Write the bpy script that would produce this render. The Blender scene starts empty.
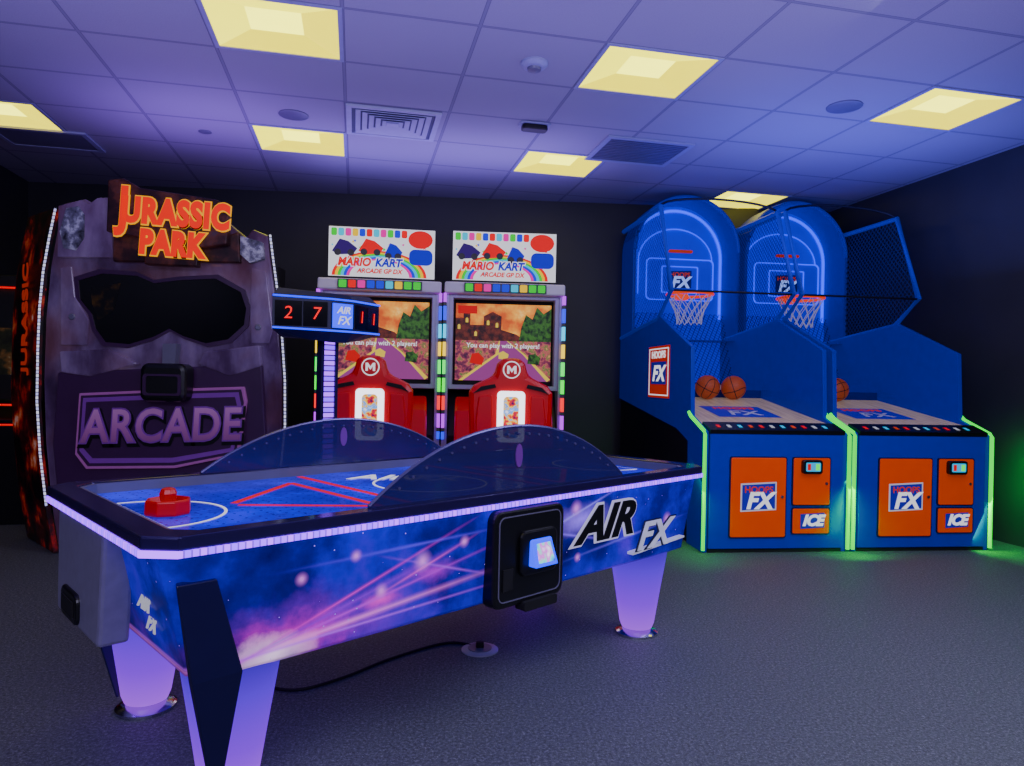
import bpy, math, random
from mathutils import Vector, Matrix, Euler
random.seed(7)
C=bpy.context.scene.collection
D=math.radians
def lin(c):
    o=[]
    for v in c[:3]:
        v=v/255.
        o.append(v/12.92 if v<=.04045 else ((v+.055)/1.055)**2.4)
    return (o[0],o[1],o[2],1.)
# ---------------------------------------------------------------- materials
class NT:
    def __init__(s,name):
        s.m=bpy.data.materials.new(name);s.m.use_nodes=True;s.t=s.m.node_tree
        s.b=s.t.nodes['Principled BSDF'];s.o=s.t.nodes['Material Output']
        s.tc=s.n('ShaderNodeTexCoord')
    def n(s,ty,**k):
        x=s.t.nodes.new(ty)
        for a,v in k.items(): setattr(x,a,v)
        return x
    def set(s,inp,v):
        if isinstance(v,bpy.types.NodeSocket): s.t.links.new(v,inp)
        else: inp.default_value=v
    def math(s,op,a,b=0.,clamp=False):
        x=s.n('ShaderNodeMath',operation=op,use_clamp=clamp);s.set(x.inputs[0],a)
        if op not in('ABSOLUTE','FRACT','FLOOR','SQRT','SINE'): s.set(x.inputs[1],b)
        return x.outputs[0]
    def mix(s,f,a,b,blend='MIX'):
        x=s.n('ShaderNodeMix',data_type='RGBA',blend_type=blend)
        s.set(x.inputs[0],f);s.set(x.inputs[6],a);s.set(x.inputs[7],b);return x.outputs[2]
    def ramp(s,f,stops,interp='LINEAR'):
        x=s.n('ShaderNodeValToRGB');s.set(x.inputs[0],f);cr=x.color_ramp;cr.interpolation=interp
        while len(cr.elements)<len(stops): cr.elements.new(.5)
        for e,(p,c) in zip(cr.elements,stops): e.position=p;e.color=lin(c) if len(c)==3 else c
        return x.outputs[0]
    def noise(s,scale,detail=3,vec=None,rough=.5):
        x=s.n('ShaderNodeTexNoise');x.inputs['Scale'].default_value=scale;x.inputs['Detail'].default_value=detail;x.inputs['Roughness'].default_value=rough
        s.set(x.inputs['Vector'],vec if vec is not None else s.tc.outputs['Object']);return x.outputs[0]
    def mapping(s,rot=(0,0,0),scale=(1,1,1),loc=(0,0,0)):
        x=s.n('ShaderNodeMapping');s.set(x.inputs[0],s.tc.outputs['Object'])
        x.inputs['Rotation'].default_value=rot;x.inputs['Scale'].default_value=scale;x.inputs['Location'].default_value=loc;return x.outputs[0]
    def xyz(s,vec=None):
        x=s.n('ShaderNodeSeparateXYZ');s.set(x.inputs[0],vec if vec is not None else s.tc.outputs['Object']);return x.outputs
    def fin(s,col,rough=.5,metal=0,es=0,ecol=None,spec=None):
        s.set(s.b.inputs['Base Color'],col);s.set(s.b.inputs['Roughness'],rough);s.set(s.b.inputs['Metallic'],metal)
        if es:
            s.set(s.b.inputs['Emission Color'],ecol if ecol is not None else col);s.set(s.b.inputs['Emission Strength'],es)
        if spec is not None: s.b.inputs['Specular IOR Level'].default_value=spec
        return s.m
    def see(s,f): # blend with transparency: f = opacity
        tr=s.n('ShaderNodeBsdfTransparent');mx=s.n('ShaderNodeMixShader');s.set(mx.inputs[0],f);s.set(mx.inputs[1],tr.outputs[0]);s.set(mx.inputs[2],s.b.outputs[0]);s.set(s.o.inputs[0],mx.outputs[0]);return s.m
def pm(name,c,rough=.5,metal=0,es=0,var=.12,scale=12,ec=None,spec=None):
    k=NT(name);n=k.noise(scale,4)
    c1=lin(c);a=tuple(v*(1-var) for v in c1[:3])+(1,);b=tuple(min(1,v*(1+var)) for v in c1[:3])+(1,)
    col=k.mix(n,a,b)
    return k.fin(col,rough,metal,es,lin(ec) if ec else None,spec)
def em(name,c,s): # glowing colour for LEDs and prints, base darkened to keep it saturated
    k=NT(name);n=k.noise(9,2);c1=lin(c)
    col=k.mix(n,tuple(v*.9 for v in c1[:3])+(1,),c1)
    return k.fin(tuple(v*.15 for v in c1[:3])+(1,),.5,0,s,col,.25)
M={}
M['black']=pm('black_plastic',(14,14,18),.35)
M['matte']=pm('matte_black',(9,9,13),.8)
M['chrome']=pm('chrome',(200,200,215),.15,1)
M['rail']=pm('dark_rail_metal',(50,36,92),.16,.5)
M['silver']=pm('silver_plastic',(112,108,132),.38,.1)
M['frame']=pm('pale_silver_frame',(140,132,168),.3,.2,.05)
M['louvre']=pm('white_vent_metal',(176,176,200),.5)
M['duct']=pm('dim_duct',(96,96,122),.7)
M['white']=pm('white_plastic',(225,222,235),.4)
M['ltframe']=pm('fixture_frame',(156,156,190),.5)
M['blue']=pm('blue_panel',(1,36,178),.42,0,.12,spec=.3)
M['dblue']=pm('deep_blue_panel',(3,18,120),.4,0,.08,spec=.3)
M['orange']=pm('orange_laminate',(240,72,0),.45,0,.24,spec=.3)
M['orangeD']=pm('orange_rim_steel',(240,66,2),.35,.1,.8)  # emission brightens the steel rim, which is no lamp
M['green']=em('green_led',(0,240,50),1.7)
M['blueglow']=em('blue_glow',(0,30,255),2.8)
M['red']=pm('red_plastic',(200,2,6),.32,0,.12)
M['redled']=em('red_led',(255,6,2),1.5)
M['redline']=em('red_line',(240,2,14),.8)
M['cyan']=em('cyan_screen',(30,180,240),1.0)
M['whiteE']=em('lit_white',(240,240,250),1.0)
M['dimwhite']=em('pale_print',(215,215,235),.6)
M['letterred']=em('letter_red',(255,30,0),.95)
M['letteryel']=em('letter_yellow',(255,175,0),1.0)
M['dimorange']=em('side_lettering_orange',(215,50,8),.4)
M['pink']=pm('pink_print',(150,78,150),.4,0,.24)
M['purple']=pm('purple_print',(104,36,140),.5,0,.22)
M['logoblue']=pm('logo_violet_blue',(36,20,165),.5,0,.3)
M['dpurple']=pm('dark_purple_print',(50,20,62),.35,0,.16)
M['navy']=pm('navy_print',(10,11,52),.5,0,.2)
M['coverblue']=pm('dark_blue_cover',(12,5,58),.35,0,.14)
M['lowdark']=pm('dark_lower_side',(7,9,32),.5)
M['glass']=pm('smoked_plastic',(8,9,16),.12)
M['rubber']=pm('black_rubber',(12,12,14),.6)
def m_leg():
    k=NT('glowing_violet_leg');x,y,z=k.xyz();f=k.math('DIVIDE',k.math('SUBTRACT',z,.03),.4,True)
    c=k.ramp(f,[(0,(170,70,255)),(.35,(130,24,250)),(.75,(90,6,235)),(1,(60,2,190))])
    return k.fin(lin((30,6,60)),.4,0,1.15,c)
M['leg']=m_leg()
KS=1.045
def m_ceiling():
    k=NT('ceiling_tiles');x,y,z=k.xyz()
    def line(v,off,per,w):
        a=k.math('FRACT',k.math('DIVIDE',k.math('SUBTRACT',v,off*KS),per*KS))
        a=k.math('ABSOLUTE',k.math('SUBTRACT',a,.5));return k.math('GREATER_THAN',a,.5-w/per)
    l=k.math('MAXIMUM',line(x,-.102,.722,.008),line(y,3.7435,.633,.008))
    sh=k.math('MAXIMUM',line(x,-.102,.722,.011),line(y,3.7435,.633,.011))  # darker edging paints the T-bar shadow into the tile colour
    n=k.noise(150,3,rough=.7);n2=k.noise(1.3,2)
    base=k.mix(n,lin((144,140,156)),lin((186,182,198)))
    base=k.mix(k.math('MULTIPLY',n2,.35),base,lin((144,138,162)))
    c=k.mix(sh,base,lin((104,100,120)));c=k.mix(l,c,lin((136,132,152)))
    return k.fin(c,.85)
def m_floor():
    k=NT('speckled_rubber_floor');n=k.noise(85,4,rough=.75);n3=k.noise(150,2,rough=.8);n2=k.noise(1.1,3)
    c=k.ramp(n,[(.34,(46,50,54)),(.5,(82,87,92)),(.60,(106,111,116)),(.74,(175,180,186))])
    c=k.mix(k.math('MULTIPLY',k.ramp(n3,[(.60,(0,0,0)),(.70,(255,255,255))]),.8),c,lin((178,184,190)))
    c=k.mix(k.math('MULTIPLY',n2,.3),c,lin((72,77,82)))
    m=k.fin(c,.6,0)
    bp=k.n('ShaderNodeBump');bp.inputs['Strength'].default_value=.2;bp.inputs['Distance'].default_value=.01;k.set(bp.inputs['Height'],n);k.set(k.b.inputs['Normal'],bp.outputs[0])
    return m
def m_wall(nm,a,b):
    k=NT(nm);n=k.noise(3,4);c=k.mix(n,lin(a),lin(b));return k.fin(c,.5)
def m_nebula(name,es):
    k=NT(name);o=k.tc.outputs['Object'];x,y,z=k.xyz()
    n=k.noise(2.6,6,rough=.6)
    c=k.ramp(n,[(.32,(10,0,62)),(.47,(16,0,118)),(.58,(24,0,180)),(.70,(72,0,200)),(.84,(125,4,210))])
    def spot(c,px,pz,rx,rz,col,wob=.9,pw=1.5):
        a=k.math('DIVIDE',k.math('SUBTRACT',x,px),rx);b=k.math('DIVIDE',k.math('SUBTRACT',z,pz),rz)
        d=k.math('SQRT',k.math('ADD',k.math('MULTIPLY',a,a),k.math('MULTIPLY',b,b)))
        if wob: d=k.math('ADD',d,k.math('MULTIPLY',k.math('SUBTRACT',k.noise(9,5,rough=.65),.5),wob))
        f=k.math('POWER',k.math('SUBTRACT',1.,d,True),pw);return k.mix(f,c,lin(col))
    c=spot(c,-.80,.50,.50,.16,(130,0,200),1.2);c=spot(c,-.92,.49,.24,.09,(235,10,180),1.4);c=spot(c,-.98,.46,.16,.07,(255,220,250),1.0,1.)
    c=spot(c,-.62,.54,.10,.035,(240,50,205),1.2);c=spot(c,.36,.68,.26,.08,(150,110,250),.8,1.4);c=spot(c,-.42,.60,.16,.05,(180,10,205),1.2)
    def streak(c,x0,z0,m,w,x1,L,col,g=1.):
        d=k.math('ABSOLUTE',k.math('SUBTRACT',k.math('SUBTRACT',z,z0),k.math('MULTIPLY',k.math('SUBTRACT',x,x0),m)))
        f=k.math('POWER',k.math('SUBTRACT',1.,k.math('DIVIDE',d,w),True),2.)
        e=k.math('SUBTRACT',1.,k.math('DIVIDE',k.math('ABSOLUTE',k.math('SUBTRACT',x,x1)),L),True)
        return k.mix(k.math('MULTIPLY',k.math('MULTIPLY',f,e),g),c,lin(col))
    for m_,w_,L_,col in((.36,.012,.55,(225,40,200)),(.20,.012,.8,(200,40,230)),(.10,.020,.8,(255,130,235)),(.04,.010,.9,(190,80,255)),(.28,.020,.5,(140,0,215))):
        c=streak(c,-1.05,.465,m_,w_,-.75,L_,col,.9)
    for x0,z0,m_,w_,L_,col in((.3,.70,.30,.012,.45,(160,140,255)),(.3,.62,-.22,.012,.4,(140,100,255)),(-.45,.62,.35,.012,.25,(240,80,210)),(-.35,.6,-.3,.010,.3,(180,70,245)),(.7,.56,.1,.014,.5,(120,100,255)),(-.5,.70,.02,.012,.5,(100,60,245))):
        c=streak(c,x0,z0,m_,w_,x0,L_,col,.8)
    for px,pz,r in((-.46,.64,.022),(-.62,.57,.015),(-.28,.68,.013),(.32,.73,.02),(-.9,.66,.012),(-.72,.70,.012),(1.0,.6,.02),(.35,.52,.012)):
        c=spot(c,px,pz,r*2.2,r*2.2,(245,140,245),0.,1.8)
    vo=k.n('ShaderNodeTexVoronoi');vo.inputs['Scale'].default_value=24;k.set(vo.inputs['Vector'],o)
    st=k.math('LESS_THAN',vo.outputs['Distance'],.06);c=k.mix(st,c,lin((170,140,245)))
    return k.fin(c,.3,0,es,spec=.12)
def m_playfield():
    k=NT('playfield_surface');x,y,z=k.xyz();n=k.noise(2.2,5,rough=.62)
    c=k.ramp(n,[(.3,(8,0,84)),(.5,(14,0,175)),(.64,(14,6,232)),(.78,(24,50,255))])
    fx=k.math('SUBTRACT',k.math('FRACT',k.math('MULTIPLY',x,22.)),.5);fy=k.math('SUBTRACT',k.math('FRACT',k.math('MULTIPLY',y,22.)),.5)
    d=k.math('ADD',k.math('MULTIPLY',fx,fx),k.math('MULTIPLY',fy,fy));c=k.mix(k.math('LESS_THAN',d,.010),c,lin((6,8,50)))
    return k.fin(c,.15,0,1.0,spec=.2)
def m_net(name,w_,col,es,K=24.):
    k=NT(name);x,y,z=k.xyz()
    a=k.math('FRACT',k.math('MULTIPLY',k.math('ADD',k.math('ADD',y,x),z),K));b=k.math('FRACT',k.math('MULTIPLY',k.math('SUBTRACT',k.math('ADD',y,x),z),K))
    f=k.math('MAXIMUM',k.math('LESS_THAN',a,w_),k.math('LESS_THAN',b,w_))
    k.fin(lin(col),.6,0,es);return k.see(f)
def m_wood():
    k=NT('pale_wood_ramp');v=k.mapping(scale=(14,1,1));n=k.noise(3,4,v);c=k.ramp(n,[(.3,(170,146,118)),(.7,(214,190,160))]);return k.fin(c,.35,0,.2)
def m_photo(name,stops,scale,es,detail=6,vec=(1,1,1),rough=.4):
    k=NT(name);n=k.noise(scale,detail,k.mapping(scale=vec),.62);c=k.ramp(n,stops);return k.fin(c,rough,0,es,spec=.3)
M['ceil']=m_ceiling();M['floor']=m_floor();M['wall']=m_wall('dark_painted_wall',(32,32,39),(43,43,52));M['wallr']=m_wall('charcoal_painted_wall',(44,44,52),(56,56,66))
M['neb']=m_nebula('nebula_print_side',.62)  # emission makes the print glow though nothing lights it from behind
M['play']=m_playfield();M['net']=m_net('blue_black_netting',.32,(8,24,84),.26,18.);M['netthin']=m_net('fine_dark_netting',.14,(5,10,36),.08,20.);M['wood']=m_wood()
def m_jp():
    k=NT('mechanical_print');x,y,z=k.xyz();n=k.noise(3.2,5,k.mapping(scale=(1,1,.45)),.55);n2=k.noise(2.1,3,k.mapping(loc=(3,1,2)))
    c=k.ramp(n,[(.3,(34,19,44)),(.44,(64,43,80)),(.56,(98,78,120)),(.66,(122,102,142)),(.78,(66,44,74))])
    c=k.mix(k.math('MULTIPLY',k.ramp(n2,[(.5,(0,0,0)),(.65,(255,255,255))]),.45),c,lin((100,56,52)))
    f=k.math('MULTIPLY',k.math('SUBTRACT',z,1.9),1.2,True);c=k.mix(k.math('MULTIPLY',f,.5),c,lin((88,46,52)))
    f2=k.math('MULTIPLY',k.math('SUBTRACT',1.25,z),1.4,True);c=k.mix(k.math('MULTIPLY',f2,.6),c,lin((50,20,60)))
    return k.fin(c,.14,0,.26,spec=.5)
M['jp']=m_jp()
M['jpside']=m_photo('red_jungle_print',[(.44,(9,6,10)),(.54,(56,8,12)),(.61,(160,22,12)),(.67,(200,90,44)),(.76,(225,210,205))],4.2,.2)
M['screen']=m_photo('race_scenery',[(.34,(60,24,50)),(.45,(120,44,70)),(.52,(180,90,80)),(.60,(66,110,50)),(.70,(225,150,90)),(.8,(255,240,200))],16,.85,4)
M['screen2']=m_photo('race_sky',[(.3,(130,40,14)),(.45,(210,90,20)),(.6,(250,170,50)),(.75,(255,235,140))],4.4,.85)
M['hill']=m_photo('race_castle',[(.4,(44,16,16)),(.6,(110,44,26))],18,.6)
M['tree']=m_photo('race_foliage',[(.4,(12,36,16)),(.6,(60,115,34))],24,.6)
M['road']=em('race_road',(165,70,150),.75);M['roadline']=em('race_kerb',(250,215,70),.85);M['racered']=em('race_red',(225,8,8),.8)
M['kart']=m_photo('colourful_print',[(.3,(30,20,80)),(.42,(220,30,40)),(.5,(250,200,40)),(.6,(60,150,230)),(.72,(240,240,250))],18,1.1,2)
M['reader']=m_photo('multicolour_reader_screen',[(.3,(30,40,220)),(.42,(30,190,230)),(.52,(120,230,200)),(.62,(220,90,220)),(.74,(245,240,255))],22,1.2,1)
def m_ball():
    k=NT('basketball_leather');x,y,z=k.xyz()
    a=k.math('LESS_THAN',k.math('ABSOLUTE',x),.0035);b=k.math('LESS_THAN',k.math('ABSOLUTE',z),.0035)
    r=k.math('ABSOLUTE',k.math('SUBTRACT',k.math('SQRT',k.math('ADD',k.math('MULTIPLY',x,x),k.math('MULTIPLY',k.math('SUBTRACT',k.math('ABSOLUTE',y),.13),k.math('SUBTRACT',k.math('ABSOLUTE',y),.13)))),.085))
    c3=k.math('LESS_THAN',r,.0035);f=k.math('MAXIMUM',k.math('MAXIMUM',a,b),c3)
    n=k.noise(120,2);c=k.mix(n,lin((172,64,20)),lin((210,94,38)));c=k.mix(f,c,lin((15,10,8)));return k.fin(c,.55,0,.08)
M['ball']=m_ball()
def m_led(name,cols,per,s,diag=False):
    k=NT(name);x,y,z=k.xyz();v=k.math('ADD',x,y) if diag else z;f=k.math('FRACT',k.math('DIVIDE',v,per))
    st=[(i/len(cols),c) for i,c in enumerate(cols)]
    c=k.ramp(f,st,'CONSTANT');g=k.math('GREATER_THAN',k.math('FRACT',k.math('DIVIDE',v,per/len(cols))),.22)
    c=k.mix(g,lin((80,30,170)) if diag else lin((20,20,30)),c);return k.fin(lin((20,15,30)),.4,0,s,c)
M['rainbow']=m_led('rainbow_led_column',[(0,255,40),(4,255,80),(255,210,0),(10,200,255),(10,40,255),(190,10,255),(255,20,14)],1.1,1.7)
M['vled']=m_led('violet_led_dots',[(150,60,255),(110,20,255)],.05,3.0)
M['dotled']=m_led('white_led_dots',[(225,225,255),(190,190,255)],.05,1.2)
M['violet']=m_led('violet_led_strip',[(150,50,255),(115,20,255),(130,35,255)],.06,4.0,True)
# ---------------------------------------------------------------- geometry
class G:
    def __init__(s): s.v=[];s.f=[];s.m=[];s.cur=0
    def add(s,v,f):
        o=len(s.v);s.v+= [tuple(p) for p in v];s.f+=[tuple(i+o for i in q) for q in f];s.m+=[s.cur]*len(f);return s
    def mat(s,i): s.cur=i;return s
    def box(s,x0,x1,y0,y1,z0,z1):
        return s.add([(x0,y0,z0),(x1,y0,z0),(x1,y1,z0),(x0,y1,z0),(x0,y0,z1),(x1,y0,z1),(x1,y1,z1),(x0,y1,z1)],[(0,3,2,1),(4,5,6,7),(0,1,5,4),(1,2,6,5),(2,3,7,6),(3,0,4,7)])
    def prism(s,pts,ax,a,b,off=(0,0)):
        n=len(pts)
        def P(p,t,k=0):
            p=(p[0],p[1])
            return {'x':(t,p[0],p[1]),'y':(p[0],t,p[1]),'z':(p[0],p[1],t)}[ax]
        v=[P(p,a) for p in pts]+[P(p,b) for p in pts]
        return s.add(v,[tuple(range(n))[::-1],tuple(range(n,2*n))]+[(i,(i+1)%n,n+(i+1)%n,n+i) for i in range(n)])
    def loft(s,rings,caps=True,closed=True):
        n=len(rings[0]);v=[p for r in rings for p in r];f=[]
        for j in range(len(rings)-1):
            for i in range(n if closed else n-1):
                f.append((j*n+i,j*n+(i+1)%n,(j+1)*n+(i+1)%n,(j+1)*n+i))
        if caps: f.append(tuple(range(n))[::-1]);f.append(tuple((len(rings)-1)*n+i for i in range(n)))
        return s.add(v,f)
    def lathe(s,prof,c=(0,0,0),n=32,ax='z',caps=True):
        rings=[]
        for r,z in prof:
            ring=[]
            for i in range(n):
                t=2*math.pi*i/n;a,b=r*math.cos(t),r*math.sin(t)
                p={'z':(a,b,z),'y':(a,z,b),'x':(z,a,b)}[ax];ring.append((p[0]+c[0],p[1]+c[1],p[2]+c[2]))
            rings.append(ring)
        return s.loft(rings,caps)
    def tube(s,path,r,n=8,closed=False):
        P=[Vector(p) for p in path];rings=[]
        for i,p in enumerate(P):
            if closed: t=(P[(i+1)%len(P)]-P[i-1])
            else: t=(P[min(i+1,len(P)-1)]-P[max(i-1,0)])
            t.normalize();up=Vector((0,0,1)) if abs(t.z)<.95 else Vector((1,0,0))
            a=t.cross(up).normalized();b=t.cross(a)
            rings.append([tuple(p+a*r*math.cos(2*math.pi*k/n)+b*r*math.sin(2*math.pi*k/n)) for k in range(n)])
        if closed: rings.append(rings[0]);return s.loft(rings,False)
        return s.loft(rings)
    def ring(s,outer,inner,ax,a,b):
        n=len(outer)
        def P(p,t): return {'x':(t,p[0],p[1]),'y':(p[0],t,p[1]),'z':(p[0],p[1],t)}[ax]
        v=[P(p,a) for p in outer]+[P(p,a) for p in inner]+[P(p,b) for p in outer]+[P(p,b) for p in inner];f=[]
        for i in range(n):
            j=(i+1)%n
            f+=[(i,j,n+j,n+i),(2*n+i,3*n+i,3*n+j,2*n+j),(i,2*n+i,2*n+j,j),(n+i,n+j,3*n+j,3*n+i)]
        return s.add(v,f)
    def obj(s,name,mats,par=None,bevel=0,smooth=False,label=None,loc=None,recalc=True):
        me=bpy.data.meshes.new(name);me.from_pydata(s.v,[],s.f)
        for m in (mats if isinstance(mats,(list,tuple)) else [mats]): me.materials.append(M[m] if isinstance(m,str) else m)
        for p,i in zip(me.polygons,s.m): p.material_index=i
        if recalc:
            import bmesh
            bm=bmesh.new();bm.from_mesh(me);bmesh.ops.recalc_face_normals(bm,faces=bm.faces);bm.to_mesh(me);bm.free()
        if smooth:
            me.shade_smooth();me.set_sharp_from_angle(angle=D(38))
        o=bpy.data.objects.new(name,me);C.objects.link(o)
        if par is not None: o.parent=par
        if loc: o.location=loc
        if bevel:
            b=o.modifiers.new('bevel','BEVEL');b.width=bevel;b.segments=2;b.limit_method='ANGLE';b.angle_limit=D(40)
        if label:o['label']=label
        return o
def rrect(x0,x1,y0,y1,r,n=5):
    p=[]
    for cx,cy,a in((x1-r,y1-r,0),(x0+r,y1-r,90),(x0+r,y0+r,180),(x1-r,y0+r,270)):
        for i in range(n+1):
            t=D(a+90*i/n);p.append((cx+r*math.cos(t),cy+r*math.sin(t)))
    return p
def thing(name,label,cat,loc,rz=0,group=None):
    e=bpy.data.objects.new(name,None);C.objects.link(e);e.location=loc;e.rotation_euler=(0,0,D(rz));e.empty_display_size=.1
    e['label']=label;e['category']=cat
    if group:e['group']=group
    return e
def tag(o,label,cat,group=None):
    o['label']=label;o['category']=cat
    if group:o['group']=group
    return o
def txt(s,size,mat,par,loc,rot=(90,0,0),ext=.003,shear=0,off=0,name='lettering',sx=1,sp=1,align='CENTER'):
    c=bpy.data.curves.new('t','FONT');c.body=s;c.size=size;c.extrude=ext;c.shear=shear;c.offset=off;c.align_x=align;c.align_y='CENTER';c.space_character=sp;c.resolution_u=4
    o=bpy.data.objects.new('t',c);C.objects.link(o);dg=bpy.context.evaluated_depsgraph_get();dg.update()
    me=bpy.data.meshes.new_from_object(o.evaluated_get(dg));bpy.data.objects.remove(o)
    me.materials.clear();me.materials.append(M[mat])
    q=bpy.data.objects.new(name,me);C.objects.link(q);q.parent=par;q.location=loc;q.rotation_euler=tuple(D(a) for a in rot);q.scale=(sx,1,1)
    return q
def clone(root,loc,rz=None,label=None):
    def rec(o,par):
        n=o.copy();C.objects.link(n)
        if par is not None: n.parent=par;n.matrix_parent_inverse=o.matrix_parent_inverse.copy()
        for ch in [c for c in snapshot if c.parent==o]: rec(ch,n)
        return n
    snapshot=list(bpy.data.objects)
    r=rec(root,None);r.location=loc
    if rz is not None:r.rotation_euler=(0,0,D(rz))
    if label:r['label']=label
    return r
def struct(o): o['kind']='structure';return o
# ---------------------------------------------------------------- room
Hc=3.235;YW=7.75;GA=8.81
ca,sa=math.cos(D(GA)),math.sin(D(GA));ta=math.tan(D(GA))
def gw(a,d): return (a*ca-d*sa,a*sa+d*ca)
def XR(y): return 4.09+(YW-y)*ta
def XL(y): return -4.64+(YW-y)*ta
YF=-1.6
struct(G().prism([(XL(YF)-.2,YF-.1),(XR(YF)+.2,YF-.1),(XR(YW)+.2,YW+.1),(XL(YW)-.2,YW+.1)],'z',-.1,0).obj('floor','floor'))
struct(G().prism([(XL(YW)-.1,YW),(XR(YW)+.1,YW),(XR(YW)+.1,YW+.1),(XL(YW)-.1,YW+.1)],'z',0,Hc+.15).obj('wall_back','wall'))
struct(G().prism([(XR(YF),YF),(XR(YF)+.1,YF),(XR(YW)+.1,YW),(XR(YW),YW)],'z',0,Hc+.15).obj('wall_right','wallr'))
struct(G().prism([(XL(YF),YF),(XL(YF)-.1,YF),(XL(YW)-.1,YW),(XL(YW),YW)],'z',0,Hc+.15).obj('wall_left','wall'))
struct(G().prism([(XL(YF)-.1,YF),(XR(YF)+.1,YF),(XR(YF)+.1,YF-.1),(XL(YF)-.1,YF-.1)],'z',0,Hc+.15).obj('wall_front','wall'))
lights=[(-.463,4.06),(1.703,4.06),(3.869,4.06),(-.463,5.959),(1.703,5.959),(-2.629,5.959),(3.869,6.592),(-.463,1.528),(1.703,1.528)]
g=G();TX,TY=.722*KS,.633*KS
cells=set()
for (a,d) in lights: cells.add((round((a+.463)/.722),round((d-4.06)/.633)))
for i in range(-7,10):
    for j in range(-10,8):
        if (i,j) in cells: continue
        a=-.463*KS+TX*i;d=4.06*KS+TY*j;X,Y=gw(a,d)
        if X<XL(Y)-1 or X>XR(Y)+1 or Y<YF-1 or Y>YW+1: continue
        g.add([(a-TX/2,d-TY/2,0),(a+TX/2,d-TY/2,0),(a+TX/2,d+TY/2,0),(a-TX/2,d+TY/2,0)],[(0,3,2,1)])
o=g.obj('ceiling','ceil',recalc=False);o.location=(0,0,Hc);o.rotation_euler=(0,0,D(GA));struct(o)
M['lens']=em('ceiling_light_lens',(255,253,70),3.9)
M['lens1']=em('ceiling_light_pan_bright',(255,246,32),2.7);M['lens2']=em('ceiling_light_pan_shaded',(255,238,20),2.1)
root=None
for (a,d) in lights:
    X,Y=gw(a*KS,d*KS)
    if root is None:
        root=thing('ceiling_light','square recessed ceiling light glowing warm yellow','ceiling light',(X,Y,Hc),GA,'recessed ceiling lights')
        sx_,sy_=TX/2,TY/2;ix,iy=sx_-.026,sy_-.024
        G().ring([(-sx_,-sy_),(sx_,-sy_),(sx_,sy_),(-sx_,sy_)],[(-ix,-iy),(ix,-iy),(ix,iy),(-ix,iy)],'z',-.006,.004).obj('frame','ltframe',root)
        A=[(-ix,-iy,0),(ix,-iy,0),(ix,iy,0),(-ix,iy,0)];B=[(-.15,-.13,.04),(.15,-.13,.04),(.15,.13,.04),(-.15,.13,.04)]
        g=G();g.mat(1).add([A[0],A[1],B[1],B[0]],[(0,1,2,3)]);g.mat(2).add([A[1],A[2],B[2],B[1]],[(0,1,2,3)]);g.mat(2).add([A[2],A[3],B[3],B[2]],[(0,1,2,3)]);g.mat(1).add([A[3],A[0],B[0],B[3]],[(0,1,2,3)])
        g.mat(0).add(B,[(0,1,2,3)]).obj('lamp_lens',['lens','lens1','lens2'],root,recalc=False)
    else: clone(root,(X,Y,Hc))
def vent(X,Y,w,dp,label,slats,name='ceiling_vent'):
    r=thing(name,label,'air vent',(X*KS,Y*KS,Hc),GA)
    G().ring([(-w/2,-dp/2),(w/2,-dp/2),(w/2,dp/2),(-w/2,dp/2)],[(-w/2+.04,-dp/2+.04),(w/2-.04,-dp/2+.04),(w/2-.04,dp/2-.04),(-w/2+.04,dp/2-.04)],'z',-.018,-.002).obj('frame','louvre' if slats=='4way' else 'ltframe',r)
    G().box(-w/2+.03,w/2-.03,-dp/2+.03,dp/2-.03,-.004,-.001).obj('duct_opening','duct' if slats=='4way' else 'navy',r)
    g=G()
    if slats=='4way':
        for s_ in(.25,.205,.16,.115,.07):
            sx=s_*w/.62;t=.034
            def q(e,z): return [(-sx+e,-s_+e,z),(sx-e,-s_+e,z),(sx-e,s_-e,z),(-sx+e,s_-e,z)]
            g.loft([q(t,-.006),q(0,-.018),q(.002,-.022),q(t+.004,-.010)],False)
        g.box(-.045,.045,-.035,.035,-.022,-.010)
    else:
        n_=14
        for i in range(n_):
            yy=-dp/2+.05+(dp-.1)*i/(n_-1);g.box(-w/2+.04,w/2-.04,yy-.012,yy+.012,-.014,-.004)
    g.obj('louvre','louvre' if slats=='4way' else 'silver',r)
vent(-.583,5.30,.70,.62,'white square four-way air diffuser in the tile ceiling','4way')
vent(-3.45,6.0,.75,.5,'dark slatted air grille in the tile ceiling','s')
vent(1.37,5.70,.76,.62,'dim grey return air grille in the tile ceiling','s')
r=thing('smoke_detector','white round smoke detector on the ceiling','smoke detector',(.37*KS,4.20*KS,Hc))
G().lathe([(.085,0),(.085,-.012),(.07,-.03),(.06,-.034)],n=32).obj('base','ltframe',r,smooth=True);G().lathe([(.045,-.034),(.042,-.05),(.02,-.056)],n=24).obj('sensor_cap','silver',r,smooth=True)
for X,Y,R in((2.52,4.62,.12),(-1.29,5.23,.11),(-2.08,5.68,.05)):
    r=thing('ceiling_speaker','round flush grey ceiling speaker','speaker',(X*KS,Y*KS,Hc))
    G().lathe([(R,0),(R,-.006),(R-.012,-.01)],n=36).obj('rim','silver',r,smooth=True);G().lathe([(R-.014,-.0101),(R-.03,-.013)],n=36).obj('grille','silver',r,smooth=True)
r=thing('motion_sensor','small dark rectangular sensor fixed under the ceiling','sensor',(.47*KS,5.21*KS,Hc),GA)
G().prism(rrect(-.12,.12,-.06,.06,.03),'z',-.012,.004).obj('base','ltframe',r);G().prism(rrect(-.10,.10,-.05,.05,.03),'z',-.05,-.012).obj('sensor_housing','black',r,bevel=.008)
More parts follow.
